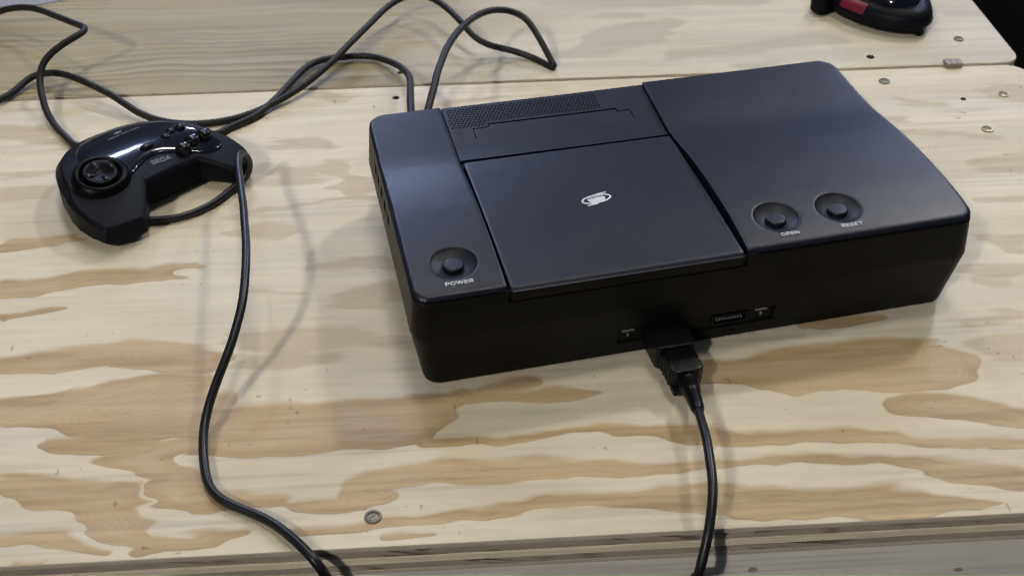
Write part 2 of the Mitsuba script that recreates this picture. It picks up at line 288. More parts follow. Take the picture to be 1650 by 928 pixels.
def wood_far(p, n, uv):
    x, y = p.x, p.y
    wy = y + (fbm(x * 9, y * 22, 1.0, 3) - .5) * .022
    left = smoothstep(.14, -.06, x + (noise(x * 8, y * 20) - .5) * .12)  # darker left: olive wood tone, with lamp falloff partly painted in
    g = wy * 92 + 1.1 * noise(x * 5, y * 8, 3.0)
    saw = g - dr.floor(g)
    line = smoothstep(.35, .93, saw) * smoothstep(1.0, .965, saw)
    g2 = noise(x * 6, wy * 190, 5.0)
    f, _ = figure(x + (fbm(x * 30, y * 70, 5.0, 2) - .5) * .05, wy, FAR_BANDS)
    tan = smoothstep(-.004, .004, f)
    cl = fbm(x * 6, y * 18, 2.0, 3)
    pale = mix((.510, .455, .345), (.440, .385, .285), smoothstep(.3, .7, cl))
    pale = mix(pale, mi.Color3f(.38, .335, .25), .75 * tan)
    pale = mix(pale, mi.Color3f(.41, .37, .31), .35 * smoothstep(.45, .75, g2))
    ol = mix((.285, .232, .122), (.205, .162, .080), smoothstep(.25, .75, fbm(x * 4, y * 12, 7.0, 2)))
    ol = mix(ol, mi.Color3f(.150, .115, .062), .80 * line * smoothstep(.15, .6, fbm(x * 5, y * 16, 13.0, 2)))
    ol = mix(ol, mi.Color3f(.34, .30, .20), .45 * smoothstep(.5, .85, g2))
    # grey weathered blotches round a small cluster of knots
    kx, ky = (x + .165) * 1.0, (y - .485)
    kn = smoothstep(.060, .012, dr.sqrt(dr.square(kx * .62) + dr.square(ky * 2.0))) * smoothstep(.48, .70, fbm(x * 45, y * 60, 9.0, 2))
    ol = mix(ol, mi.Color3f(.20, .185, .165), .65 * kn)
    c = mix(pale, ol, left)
    return c * (.92 + .15 * fibre(x, y))

def end_grain(p, n, uv):
    x, z = p.x, p.z
    s = (x * .10 + z * 1.0 + .0012 * (noise(x * 30, 0.0, 4.0) - .5)) * 420
    k = s + 2.2 * noise(x * 14, z * 200, 2.0)
    st = smoothstep(.50, .88, noise(k * 1.5, x * 75, 1.0)) * smoothstep(.3, .65, noise(x * 16, z * 60, 8.0))
    c = mix((.40, .335, .265), (.30, .25, .195), fbm(x * 25, z * 260, 3.0, 2))
    return mix(c, mi.Color3f(.085, .062, .046), .85 * st)

def long_grain(p, n, uv):
    x, z = p.x, p.z
    return mix((.80, .70, .53), (.66, .57, .43), fbm(x * 14, z * 700, 3.0, 2)) * (.9 + .15 * noise(x * 40, z * 900))

def face_edge(p, n, uv):
    x, z = p.x, p.z
    return mix((.52, .455, .36), (.42, .365, .285), fbm(x * 18, z * 500 + p.y * 40, 3.0, 3))

def painted(p, n, uv):
    x, z = p.x, p.z
    c = mix((.76, .72, .65), (.64, .60, .54), fbm(x * 8, z * 60, 1.0, 3))
    v = dr.minimum(dr.square(x - .1855) + dr.square((z + .0375) * 1.3), dr.square(x - .3060) + dr.square((z + .0480) * 1.6))
    c = c * (1 - .14 * smoothstep(.55, .85, noise(x * 12, z * 380, 5.0)))
    return mix(c, mi.Color3f(.30, .25, .18), smoothstep(.000012, .000003, v + (noise(x * 300, z * 300) - .5) * .00001))

def principled(key, tex, rough, spec=.5, **more):
    scene[key] = {'type': 'twosided', 'bsdf': {'type': 'principled', 'base_color': tex, 'roughness': rough, 'specular': spec, **more}}

def scuffed(base, rough, amount):
    """Satin moulded plastic whose gloss wanders a little with handling marks."""
    return mikit.proc(lambda p, n, uv: rough + amount * (fbm(p.x * 22, p.y * 22, p.z * 22, 3) - .5))

principled('m_wood_near', mikit.proc(wood_near), .55, .30)
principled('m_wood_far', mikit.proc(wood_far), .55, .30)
principled('m_end_grain', mikit.proc(end_grain), .8, .2)
principled('m_long_grain', mikit.proc(long_grain), .7, .2)
principled('m_face_edge', mikit.proc(face_edge), .7, .2)
principled('m_paint', mikit.proc(painted), .6, .3)
def satin(p, n, uv):
    sp = noise(p.x * 900, p.y * 900, p.z * 900)
    dust = smoothstep(.90, .96, sp) * smoothstep(.55, .8, noise(p.x * 60, p.y * 60, 4.0))
    return mix((.0036, .0054, .0135), (.05, .05, .05), .6 * dust)
principled('m_shell', mikit.proc(satin), scuffed(0, .40, .07), .29)
principled('m_lower', rgb(.0052, .0047, .0042), .42, .12)
principled('m_dark', rgb(.003, .003, .0035), .7, .1)
principled('m_print', rgb(.52, .53, .55), .5, .3)
principled('m_print_faint', rgb(.15, .15, .16), .5, .3)
principled('m_print_dim', rgb(.26, .26, .27), .5, .3)
principled('m_pad', rgb(.0034, .0042, .0070), .46, .08)
principled('m_ring', rgb(.0022, .0024, .0032), .34, .07)
principled('m_well_shaded', rgb(.0055, .0065, .0110), .48, .26)  # shell plastic made duller, standing in for shade inside the dishes
principled('m_pad_under', rgb(.005, .005, .005), .55, .1)
principled('m_gloss', rgb(.0030, .0042, .0100), .12, .42)
principled('m_button', rgb(.004, .004, .0055), .22, .25)
principled('m_cable', rgb(.0065, .0065, .0080), .38, .38)
principled('m_cable_rear', rgb(.0125, .0110, .0105), .50, .26)
principled('m_plug', rgb(.0036, .0036, .0045), .34, .18)
principled('m_zinc', rgb(.52, .47, .33), .38, .5, metallic=.85)
principled('m_zinc_dull', rgb(.20, .19, .16), .5, .5, metallic=.6)
principled('m_steel', rgb(.24, .205, .17), .55, .4, metallic=.2)
principled('m_hole', rgb(.02, .017, .014), .9, .1)
principled('m_contact', rgb(.26, .26, .27), .35, .5, metallic=.6)
principled('m_red', rgb(.135, .009, .024), .40, .3)
principled('m_zinc_dark', rgb(.26, .24, .17), .5, .4, metallic=.4)
principled('m_floor', mikit.proc(lambda p, n, uv: mix((.0018, .0018, .0018), (.0045, .0042, .004), fbm(p.x * 3, p.y * 3, 0.0, 3))), .9, .0)
principled('m_paper', rgb(.24, .245, .265), .7, .2)

# ------------------------------------------------------------------ floor and table
add('floor', trimesh.Trimesh([(-12, -8, -.78), (12, -8, -.78), (12, 20, -.78), (-12, 20, -.78)], [(0, 1, 2), (0, 2, 3)], process=False), 'm_floor', False)
labels['floor'] = {'kind': 'structure'}

labels['plywood_table'] = {'label': 'pale plywood work table with a seam across it and a layered front edge', 'category': 'table'}
X0, X1, YF, YS, YB = -.95, .5295, -.1195, .3866, .93
THICK = .0225
PLY = [(0, -.0034, 0, 'm_face_edge'), (-.0034, -.0092, .0005, 'm_end_grain'), (-.0092, -.0142, -.0001, 'm_long_grain'), (-.0142, -.0196, .0005, 'm_end_grain'), (-.0196, -.0225, .0001, 'm_face_edge')]
def board(key, y0, y1, z0, radii, wood, notch):
    for k, (za, zb, ins, mat) in enumerate(PLY):
        R = lambda i: rrect(X0 + ins + i, X1 - ins - i, y0 + ins + i, y1 - ins - i, radii, 10)
        if k == 0:
            # the top ply: its face carries the figure, its rim the cut edge
            c = .0009
            top = loft([at_z(R(c * .3), z0 - c * .3), at_z(R(c), z0)], False, True)
            top = cat(top)
            add(key + '__face_veneer', cat(loft([at_z(R(c * .35), z0 - c * .3), at_z(R(c), z0)], False, True)), wood, 20)
            add(key + '__ply', loft([at_z(R(0), z0 + zb + .00006), at_z(R(0), z0 - c), at_z(R(c * .33), z0 - c * .28)], True, True), mat, 20)
            continue
        m = loft([at_z(R(.0002), z0 + zb + .00006), at_z(R(0), z0 + zb + .0002), at_z(R(0), z0 + za - .0002), at_z(R(.0002), z0 + za)])
        if notch and k in (1, 3):
            cuts = [(.166, .183, y0 - .01, y0 + .006)] if k == 1 else [(.168, .181, y0 - .01, y0 + .0012)]
            m = cut(m, *[trimesh.creation.box(bounds=[(a, c_, z0 + zb + (.0018 if k == 1 else .001)), (b, d, z0 + za + (.001 if k == 1 else -.0012))]) for a, b, c_, d in cuts])
        add(key + '__ply', m, mat, 20)
board('plywood_table__board', YF, YS, 0.0, [.003, .003, .018, .003], 'm_wood_near', True)
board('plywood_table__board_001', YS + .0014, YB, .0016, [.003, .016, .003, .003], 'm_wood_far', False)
add('plywood_table__apron', rbox(X0 + .01, X1 - .012, YF + .0012, YF + .020, -.115, -.0228, .002, .0008), 'm_paint', 30)
add('plywood_table__apron', rbox(X0 + .02, X1 - .03, YS - .045, YS - .026, -.115, -.0228, .002, .0008), 'm_paint', 30)
add('plywood_table__rail', rbox(X1 - .034, X1 - .014, YF + .022, YS - .047, -.115, -.0229, .002, .0008), 'm_paint', 30)
for lx, ly in ((X0 + .05, YF + .05), (X1 - .07, YF + .06), (X0 + .05, YB - .06), (X1 - .07, YB - .06)):
    add('plywood_table__leg', rbox(lx - .02, lx + .02, ly - .02, ly + .02, -.779, -.0232, .003, .001), 'm_paint', 30)

def screw(x, y, z, r, mat, ang):
    """Countersunk screw: a dished washer and a sunk head with a cross slot."""
    w = lathe([(0, .00015), (r * .62, .00015), (r * .66, .0010), (r * .78, .0014), (r * .92, .0012), (r, .0006), (r, -.0006), (0, -.0006)], 28)
    head = lathe([(0, .00075), (r * .30, .00080), (r * .52, .0005), (r * .56, -.0004), (0, -.0004)], 24)
    a = trimesh.creation.box((r * .74, r * .17, .0014)); b = trimesh.creation.box((r * .17, r * .74, .0014))
    head = unman(manif(head) - manif(a).translate([0, 0, .0006]) - manif(b).translate([0, 0, .0006]))
    M = trimesh.transformations.rotation_matrix(ang, [0, 0, 1]); M[:3, 3] = (x, y, z)
    w.apply_transform(M); head.apply_transform(M)
    k = add('plywood_table__screw', w, mat, 35)
    add(k + '__head', head, 'm_zinc_dark', 35)
for i, (x, y, z, r, mat) in enumerate([(-.0264, -.0984, 0, .0049, 'm_zinc_dull'), (.3996, .3641, 0, .0048, 'm_zinc_dull'), (.4928, .3345, 0, .0044, 'm_zinc'),
                                       (.4589, .2801, 0, .0049, 'm_zinc'), (.4885, .4335, .0016, .0044, 'm_zinc_dull')]):
    screw(x, y, z, r, mat, .4 + i * 1.1)
for x, y, z, r in ((.4565, .3298, 0, .0021), (-.016, .4085, .0016, .0022), (-.0193, .3674, 0, .0026), (.3995, .4060, .0016, .0032)):
    hole = lathe([(0, .00010), (r * .7, .00012), (r, .00030), (r * 1.12, .00022), (r * 1.2, -.0003)], 18); hole.apply_translation((x, y, z))
    add('plywood_table__nail_hole', hole, 'm_hole', 30)
hin = [rbox(.4598 + i * .00485, .4646 + i * .00485, YS - .0040, YS + .0058, -.004, .0048, .0008, .0004) for i in range(3)]
add('plywood_table__hinge', cat(*hin), 'm_steel', 30)

# ------------------------------------------------------------------ console
TH = .171505
W, D = .36, .2130
def place(m):
    """From the console's own frame (u to the right, v to the back) to the table."""
    c, s = math.cos(TH), math.sin(TH)
    v = np.asarray(m.vertices)
    return trimesh.Trimesh(np.column_stack([v[:, 0] * c - v[:, 1] * s, v[:, 0] * s + v[:, 1] * c, v[:, 2]]), m.faces, process=False)
def cadd(part, m, mat, smooth=30, **k):
    return add('game_console__' + part, place(m), mat, smooth, **k)
labels['game_console'] = {'label': 'wide matte black video game console with a hinged disc lid, standing on the plywood', 'category': 'game console'}

def outline(inset=0.0, rf=.010, rb=.013):
    q = rrect(inset, W - inset, inset, D - inset, [rf, rf, rb, rb], 14)
    k = 1 - .018 * np.clip(q[:, 1] / D, 0, 1)          # a touch narrower at the back
    return np.column_stack([W / 2 + (q[:, 0] - W / 2) * k, q[:, 1]])
SHP = PchipInterpolator([-.02, 0, .02, .05, .08, .105, .122, .135, .1435, .152, .165, .19, .2135, .24], [.0700, .0720, .0743, .0764, .0768, .0757, .0741, .0728, .0722, .0721, .0725, .0735, .0743, .0748])
LID = PchipInterpolator([-.02, 0, .02, .07, .12, .1405, .16], [.0700, .0706, .0714, .0727, .0722, .0714, .0710])
OUT = Polygon(outline())
def shoulder(v):
    return SHP(np.clip(np.asarray(v, float), -.02, .24))
def rim_r(v): return .0010 + .0022 * np.clip(1 - np.asarray(v) / .02, 0, 1)
def with_rim(u, v, z):
    d = edge_dist(OUT, np.column_stack([u, v])); d = np.where(shapely.contains_xy(OUT, u, v), d, 0)
    R = rim_r(v); q = np.clip(1 - d / (R * 1.9), 0, 1)
    return z - R * .62 * (1 - np.sqrt(np.maximum(1 - q * q, 0)))
DISH = {'power': (.0288, .0278), 'open': (.2352, .0262), 'reset': (.2772, .0266)}
def dishes(u, v, z):
    for c in DISH.values():
        r = np.hypot(u - c[0], v - c[1]) / .0146
        z = z - np.where(r < 1, .0042 * (1 - r ** 2.2) + .0003 * np.clip((1 - r) * 12, 0, 1), 0)
    return z
def z_side(u, v): return dishes(u, v, with_rim(u, v, shoulder(v)))
def z_right(u, v):
    return dishes(u, v, with_rim(u, v, shoulder(v) + .0014 * np.exp(-((np.asarray(v) - .17) / .03) ** 2) * np.clip((.30 - np.asarray(u)) / .08, 0, 1)))
def z_rear(u, v):
    z = shoulder(v) - .0010 - .0008 * np.clip((np.asarray(u) - .06) / .1, 0, 1)
    return with_rim(u, v, z)
def z_lid(u, v):
    e = np.clip(1 - np.asarray(v) / .0035, 0, 1)
    return LID(np.asarray(v)) - .0014 * (1 - np.sqrt(np.maximum(1 - e * e, 0)))

# lower shell: undercut towards the table, widest at the crease, open seams to the panels above
def ring(inset, z):
    q = outline(inset, .010 + max(0, -inset) , .013); return at_z(q, z)
def top_ring(inset, drop):
    q = outline(inset, .010, .013); v = q[:, 1]
    return np.column_stack([q, shoulder(v) - rim_r(v) * .62 - drop])
lower = loft([ring(.0068, .0010), ring(.0048, .0016), ring(.0040, .0042), ring(-.0020, .0405), ring(-.0025, .0424), ring(-.0023, .0440), top_ring(-.0003, .0026), top_ring(.0003, .0020), top_ring(.0020, .0020), ring(.0030, .0600)])
tools = []
for v in (.1660, .1530, .1375, .1205, .1050):
    tools.append(trimesh.creation.box(bounds=[(-.02, v - .0040, .0545), (.0065, v + .0040, .0625)]))
port = trimesh.creation.box(bounds=[(.1265, -.02, .0112), (.2312, .0046, .0248)])
groove = trimesh.creation.box(bounds=[(.0560, -.02, .0608), (.2070, .0012, .0800)])
socket = [trimesh.creation.box(bounds=[(a, -.01, .0142), (b, .0130, .0200)]) for a, b in ((.1905, .2122), (.1465, .1682))]
cadd('lower_shell', cut(lower, *tools, port, groove, *socket), 'm_lower', 28)
for x, y in ((.03, .02), (.33, .03), (.03, .19), (.33, .19)):
    cadd('foot', rbox(x - .012, x + .012, y - .008, y + .008, .0001, .0016, .004, .0004), 'm_dark', 30)

SEAM = [(.2066, -.005), (.2070, .03), (.2068, .065), (.2062, .11), (.2052, .1425), (.2062, .18), (.2072, .2055), (.2090, .225)]
def seam_line(off):
    return [(u + off, v) for u, v in SEAM]
left_poly = OUT.intersection(Polygon([(-.05, -.05), (.0556, -.05), (.0556, .30), (-.05, .30)]))
right_poly = OUT.intersection(Polygon([(.2066, -.05)] + seam_line(0) + [(.2090, .3), (.5, .3), (.5, -.05)]))
rear_full = OUT.intersection(Polygon([(.0566, .1436), (.2046, .1436)] + [(u - .0006, v) for u, v in SEAM if v > .1436] + [(.2084, .3), (.0566, .3)]))
vent_poly = Polygon([(.0578, .1832), (.1700, .1832), (.1700, .2108), (.0578, .2108)])
flap_core = Polygon([(.0748, .1692), (.1866, .1692), (.1881, .1702), (.1881, .1806), (.1786, .1812), (.1782, .1842), (.0862, .1842), (.0858, .1812), (.0738, .1806), (.0738, .1702)])
flap_gap = Polygon([(.0730, .1690), (.1886, .1690), (.1886, .1814), (.1794, .1818), (.1794, .1856), (.0852, .1856), (.0852, .1818), (.0730, .1814)])
vent_cut = vent_poly.difference(flap_gap.buffer(.0012)).buffer(0)
if vent_cut.geom_type != 'Polygon': vent_cut = max(vent_cut.geoms, key=lambda g: g.area)
rear_poly = rear_full.difference(vent_cut.buffer(.00004)).difference(flap_gap)
if rear_poly.geom_type != 'Polygon': rear_poly = max(rear_poly.geoms, key=lambda g: g.area)
zb = lambda u, v: shoulder(v) - rim_r(v) * .62 - .0022
cadd('top_panel', panel(left_poly, z_side, lambda u, v: shoulder(v) - rim_r(v) * .62 - .0006, .0011, .0004), 'm_shell', 32)
def right_bottom(u, v):
    lo = shoulder(v) - rim_r(v) * .62 - .0006
    return np.where(np.abs(u - .2068) < .006, .0655, lo)
cadd('top_panel', panel(right_poly, z_right, right_bottom, .0013, .00015), 'm_shell', 32)
cadd('rear_panel', panel(rear_poly, z_rear, lambda u, v: np.minimum(z_rear(u, v) - .002, .0675), .0012, 0), 'm_shell', 32)
cadd('cartridge_flap', panel(flap_core, lambda u, v: z_rear(u, v) - .0001, .0660, .0012, .0001), 'm_shell', 32)
holes = []
for j in range(11):
    for i in range(42):
        u, v = .0594 + i * .0027 + (j % 2) * .00135, .1845 + j * .00256
        if vent_cut.buffer(-.0011).contains(Point(u, v)): holes.append(Point(u, v).buffer(.00088, 2))
vent_cut = vent_cut.difference(shapely.union_all(holes))
cadd('vent_grille', panel(vent_cut, lambda u, v: z_rear(u, v), lambda u, v: z_rear(u, v) - .0016, .0012, 0), 'm_shell', 32)
lid_poly = Polygon(rrect(.0582, .2042, -.0013, .1404, [.0012, .0012, .0015, .0015], 5))
cadd('rear_groove', rbox(.0570, .2050, .1380, .1460, .0640, .0686, .0005, .0003), 'm_shell', 30)
lk = cadd('disc_lid', panel(lid_poly, z_lid, lambda u, v: np.where(v < .003, .0684, .0640), .0012, .0003), 'm_shell', 32)
add(lk + '__front_lip', place(rbox(.0584, .2040, -.0011, .0040, .0618, .0683, .001, .0004)), 'm_lower', 30)  # same plastic as the lid; darker material puts its shade into the colour
labels['game_console__disc_lid'] = {'label': 'square disc lid with a silver ringed emblem'}

# buttons standing in round dishes
for name, (u, v) in DISH.items():
    zc = float(z_side(np.array([u]), np.array([v]))[0])
    cadd(name + '_button_well', panel(Point(u, v).buffer(.0143, 24), lambda a, b: z_side(a, b) + .00008, lambda a, b: z_side(a, b) - .0001, .0006, 0), 'm_well_shaded', 40)  # duller skin laid over the dish so it looks shaded
    b = lathe([(0, .0036), (.0045, .00365), (.0056, .0035), (.0062, .0031), (.0065, .0022), (.0066, -.0010), (0, -.0010)], 44)
    b.apply_translation((u, v, zc)); cadd(name + '_button', b, 'm_shell', 40)
for word, u, v, w in (('POWER', .0290, .0083, .0168), ('OPEN', .2374, .0077, .0122), ('RESET', .2787, .0074, .0142)):
    cadd('lettering', drape(word, .0027, u, v, z_side, True, 0, w, .0004), 'm_print', False)
led = lathe([(0, .0004), (.0005, .0003), (.0007, -.0002)], 12)
led.apply_translation((.0405, .0092, float(z_side(np.array([.0405]), np.array([.0092]))[0]))); cadd('indicator_light', led, 'm_dark', 40)

# emblem on the lid: a planet with a tilted ring between two short bars
def flat_poly(pg, zf, lift=.00012, h=.00012):
    gs = [pg] if pg.geom_type == 'Polygon' else list(pg.geoms)
    ms = []
    for g in gs:
        m = trimesh.creation.extrude_polygon(g, h, engine='earcut')
        m.vertices[:, 2] += zf(m.vertices[:, 0], m.vertices[:, 1]) + lift
        ms.append(m)
    return cat(*ms)
from shapely import affinity
EU, EV = .1322, .0752
def ell(a, b, ang, du=0, dv=0):
    return affinity.translate(affinity.rotate(affinity.scale(Point(0, 0).buffer(1, 24), a, b), ang, origin=(0, 0)), EU + du, EV + dv)
ringp = ell(.0104, .0048, 8).difference(ell(.0090, .0034, 8))
disc = ell(.0060, .0044, 4)
low = affinity.translate(affinity.rotate(shapely.box(-.02, -.02, .02, .0010), 8, origin=(0, 0)), EU, EV)
band = disc.intersection(low)
planet = disc.difference(low.buffer(.0003)).difference(ringp.buffer(.0003))
bars = affinity.translate(affinity.rotate(shapely.box(-.0036, -.0006, .0036, .0006), 8, origin=(0, 0)), EU + .0046, EV + .0056).union(
       affinity.translate(affinity.rotate(shapely.box(-.0036, -.0006, .0036, .0006), 8, origin=(0, 0)), EU - .0040, EV - .0058))
add(lk + '__emblem', place(flat_poly(ringp.union(band).union(bars), z_lid)), 'm_print', False)
add(lk + '__emblem_planet', place(flat_poly(planet, z_lid, .00006, .0001)), 'm_print_dim', False)

# front sockets, their lettering
def upright(m, u, z, v):
    """Lettering and shapes drawn in xy stood up on the front face."""
    p = m.vertices
    return trimesh.Trimesh(np.column_stack([u + p[:, 0], v - p[:, 2], z + p[:, 1]]), m.faces, process=False)
def front_text(word, h, u, z, v, w=None, bold=False):
    m = meshkit.text_mesh(word, h, .00012, bold); p = m.vertices
    p[:, 0] -= (p[:, 0].min() + p[:, 0].max()) / 2
    if w: p[:, 0] *= w / np.ptp(p[:, 0])
    m.vertices = p; return upright(m, u, z, v)
for u, n in ((.1340, '1'), (.2230, '2')):
    cadd('lettering', front_text('CONTROL', .0015, u, .0192, .0043, .0086, True), 'm_print_dim', False)
    cadd('lettering', front_text(n, .0024, u, .0156, .0043, None, True), 'm_print_dim', False)
for a, b in ((.1905, .2122), (.1465, .1682)):
    frame = cut(trimesh.creation.box(bounds=[(a - .0012, .0030, .0130), (b + .0012, .0120, .0208)]), trimesh.creation.box(bounds=[(a, .002, .0144), (b, .0110, .0198)]))
    k = cadd('controller_port', frame, 'm_plug', False)
    pins = [trimesh.creation.box(bounds=[(a + .0018 + i * (b - a - .0036) / 8.7 , .0035, .0166), (a + .0018 + i * (b - a - .0036) / 8.7 + .0009, .0108, .0176)]) for i in range(9)]
    add(k + '__contact_pins', place(cat(*pins)), 'm_contact', False)

# ------------------------------------------------------------------ controller cord with its plug
CORD = [(-0.212,0.192,0.004),(-0.204,0.194,0.004),(-0.1871,0.195,0.0032),(-0.1707,0.1994,0.0032),(-0.1522,0.2143,0.0032),(-0.1415,0.2298,0.004),(-0.1324,0.2366,0.008),(-0.1274,0.2394,0.016),(-0.1268,0.2374,0.026),(-0.129,0.2333,0.033),(-0.1302,0.2211,0.0375),(-0.1286,0.2067,0.038),(-0.1235,0.1789,0.04),(-0.1164,0.1381,0.044),(-0.1104,0.0979,0.047),(-0.1079,0.0691,0.046),(-0.1079,0.0428,0.042),(-0.1114,0.0199,0.034),(-0.1181,0.0005,0.024),(-0.1242,-0.0154,0.014),(-0.1265,-0.0342,0.007),(-0.1239,-0.055,0.0035),(-0.1173,-0.0742,0.003),(-0.1059,-0.0861,0.003),(-0.0884,-0.0965,0.0032),(-0.0737,-0.1093,0.0045),(-0.0614,-0.123,0.0045),(-0.0549,-0.1306,0.002),(-0.0509,-0.1319,-0.008),(-0.046,-0.1285,-0.03),(-0.03,-0.134,-0.09),(0.01,-0.175,-0.2),(0.06,-0.18,-0.27),(0.12,-0.18,-0.26),(0.15,-0.172,-0.17),(0.146,-0.134,-0.08),(0.15,-0.1275,-0.03)]
TAIL = [(0.1467,-0.1444,-0.009),(0.1498,-0.1394,0.0035),(0.1537,-0.1295,0.014),(0.1582,-0.111,0.0215),(0.1605,-0.0923,0.0235),(0.162,-0.0756,0.0225)]
def cuv(u, v, z):
    c, s = math.cos(TH), math.sin(TH); return (u * c - v * s, u * s + v * c, z)
pu = .1575
STRAIN = [(0.1624,-0.0253,0.0152),(0.1624,-0.0351,0.0168),(0.1624,-0.0465,0.0186),(0.1621,-0.0588,0.0206)]
path = list(CORD) + list(TAIL) + STRAIN[::-1] + [cuv(pu, -.046, .0137), cuv(pu, -.038, .0136)]
labels['controller_cord'] = {'label': 'glossy black cord from the gamepad over the front table edge to the console plug', 'category': 'cord'}
add('controller_cord__cord', tube(spline(path, .0025, .0010), .00275, 12), 'm_cable', True)
hoods = [rbox(pu - .0142, pu + .0142, .0046, .0240, .0060, .0245, .003, .0008), rbox(pu - .0112, pu + .0112, .0225, .0470, .0066, .0218, .0035, .0008)]
def plugm(m):      # modelled with +y pointing out of the console
    q = m.copy(); v = q.vertices.copy(); v[:, 1] = .0055 - v[:, 1]; q.vertices = v; q.faces = q.faces[:, ::-1]; return place(q)
hull1 = rbox(pu - .0132, pu + .0132, .0005, .0265, .0052, .0236, .0035, .0018)
hull2 = rbox(pu - .0104, pu + .0104, .0255, .0475, .0060, .0215, .0050, .0020)
add('controller_cord__plug', plugm(hull1), 'm_plug', 30)
add('controller_cord__plug__collar', plugm(hull2), 'm_plug', 30)
ribs = [rbox(pu + s * .0100 - .0012, pu + s * .0100 + .0012, .0285 + i * .0042, .0306 + i * .0042, .0080, .0195, .0006, .0004) for s in (-1, 1) for i in range(4)]
add('controller_cord__plug__grip_ribs', plugm(cat(*ribs)), 'm_plug', 30)
add('controller_cord__plug__latch', plugm(cat(rbox(pu - .0102, pu - .0060, .0440, .0520, .0064, .0098, .001, .0004))), 'm_plug', 30)
sr = spline([cuv(pu, -.0400, .0136), cuv(pu, -.0465, .0138)] + STRAIN[:3], .0008)
rr = np.interp(np.linspace(0, 1, len(sr)), [0, .45, .5, .86, .9, 1], [.0060, .0056, .0050, .0042, .0040, .0033])
add('controller_cord__strain_relief', tube(sr, rr, 16), 'm_plug', 40)

# ------------------------------------------------------------------ the two leads behind the console
for k, (pts, lab) in enumerate((([(0.0149,0.2736,0.062),(0.0213,0.3161,0.062),(0.0309,0.3584,0.058),(0.0448,0.4001,0.052),(0.0618,0.4304,0.046),(0.0787,0.4441,0.04),(0.0934,0.4431,0.034),(0.1034,0.4307,0.026),(0.1111,0.4168,0.016),(0.1164,0.4075,0.008),(0.1182,0.4026,0.0045),(0.1138,0.4082,0.0035),(0.1028,0.4208,0.004),(0.0831,0.4298,0.008),(0.0641,0.4341,0.012),(0.0506,0.4388,0.018),(0.0387,0.4568,0.024),(0.026,0.4839,0.026),(0.0104,0.506,0.026),(-0.0069,0.5143,0.024),(-0.0229,0.504,0.022),(-0.0379,0.4784,0.02),(-0.0562,0.4409,0.018),(-0.0765,0.405,0.014),(-0.0988,0.3753,0.009),(-0.126,0.3527,0.0045),(-0.1525,0.3366,0.0032),(-0.182,0.3309,0.0032),(-0.2049,0.3342,0.004),(-0.2275,0.3454,0.006),(-0.2494,0.3646,0.01),(-0.2723,0.3813,0.014),(-0.296,0.4004,0.014),(-0.3155,0.411,0.012),(-0.3307,0.41,0.009),(-0.3415,0.3934,0.006),(-0.354,0.3799,0.004),(-0.3748,0.3707,0.003)], 'dark lead arching highest behind the console, with a sharp bend at the right'),
                                ([(-0.0048,0.2826,0.046),(-0.0042,0.3239,0.034),(-0.0075,0.365,0.022),(-0.0168,0.402,0.012),(-0.0304,0.4239,0.007),(-0.046,0.4328,0.006),(-0.0651,0.4331,0.006),(-0.084,0.4287,0.006),(-0.0989,0.4108,0.007),(-0.1118,0.3827,0.006),(-0.1236,0.3558,0.005),(-0.1384,0.3342,0.004),(-0.1557,0.3211,0.0032),(-0.165,0.314,0.0032),(-0.21,0.324,0.0032),(-0.25,0.316,0.0032),(-0.2695,0.3027,0.0032),(-0.2819,0.3149,0.0032),(-0.2961,0.335,0.004),(-0.3065,0.3539,0.008),(-0.314,0.3749,0.014),(-0.3162,0.3903,0.022),(-0.3119,0.4001,0.03),(-0.302,0.4102,0.036),(-0.2909,0.4186,0.04),(-0.2843,0.4277,0.041),(-0.2842,0.4347,0.041),(-0.296,0.4472,0.04),(-0.3216,0.4745,0.036),(-0.3474,0.4987,0.032),(-0.3663,0.5086,0.028),(-0.3816,0.5146,0.022),(-0.4108,0.5276,0.01)], 'dark lead lying low behind the console, zigzagging beyond the gamepad at left'))):
    key = 'rear_lead' if k == 0 else 'rear_lead_001'
    u = .0455 if k == 0 else .0370
    start = [cuv(u, D - .004, .050), cuv(u, D + .012, .051)] if k == 0 else [cuv(u, D - .004, .045), cuv(u, D + .012, .046)]
    add(key + '__lead', tube(spline(start + list(pts), .0025, .0016), .0029, 12), 'm_cable_rear', True)
    b = tube(np.array([cuv(u, D - .002, start[0][2]), cuv(u, D + .008, start[0][2]), cuv(u, D + .0085, start[0][2]), cuv(u, D + .017, start[0][2] + .001)]), [.0055, .0055, .0043, .0036], 16)
    add(key + '__connector', b, 'm_plug', 30)
    labels[key] = {'label': lab, 'category': 'cable', 'group': 'leads from the back of the console'}

# ------------------------------------------------------------------ gamepad
labels['gamepad'] = {'label': 'black two-handled gamepad with a round direction pad and glossy face, lying on the plywood', 'category': 'gamepad'}
hand_l = [(-.2565, .2030), (-.2500, .1900), (-.2425, .1795), (-.2315, .1690), (-.2190, .1605), (-.2080, .1650), (-.1935, .1745), (-.1945, .1850), (-.1980, .2110), (-.1640, .2415), (-.1375, .2345), (-.1300, .2420)]
arc = np.array([(-.1300, .2420), (-.1275, .2520), (-.1334, .2645), (-.1455, .2770), (-.1610, .2865), (-.1880, .3005), (-.2184, .3053), (-.2356, .3025), (-.2520, .2908), (-.2612, .2814), (-.2668, .2672), (-.2693, .2490), (-.2674, .2310), (-.2565, .2030)])
cs = CubicSpline(np.r_[0, np.cumsum(np.linalg.norm(np.diff(arc, axis=0), axis=1))], arc)
arc = cs(np.linspace(0, cs.x[-1], 50))
pad = Polygon(list(map(tuple, hand_l[:-1])) + list(map(tuple, arc[:-1]))).buffer(0).buffer(-.0022).buffer(.0022)
PHI = math.radians(38)
CA, SA = math.cos(PHI), math.sin(PHI)
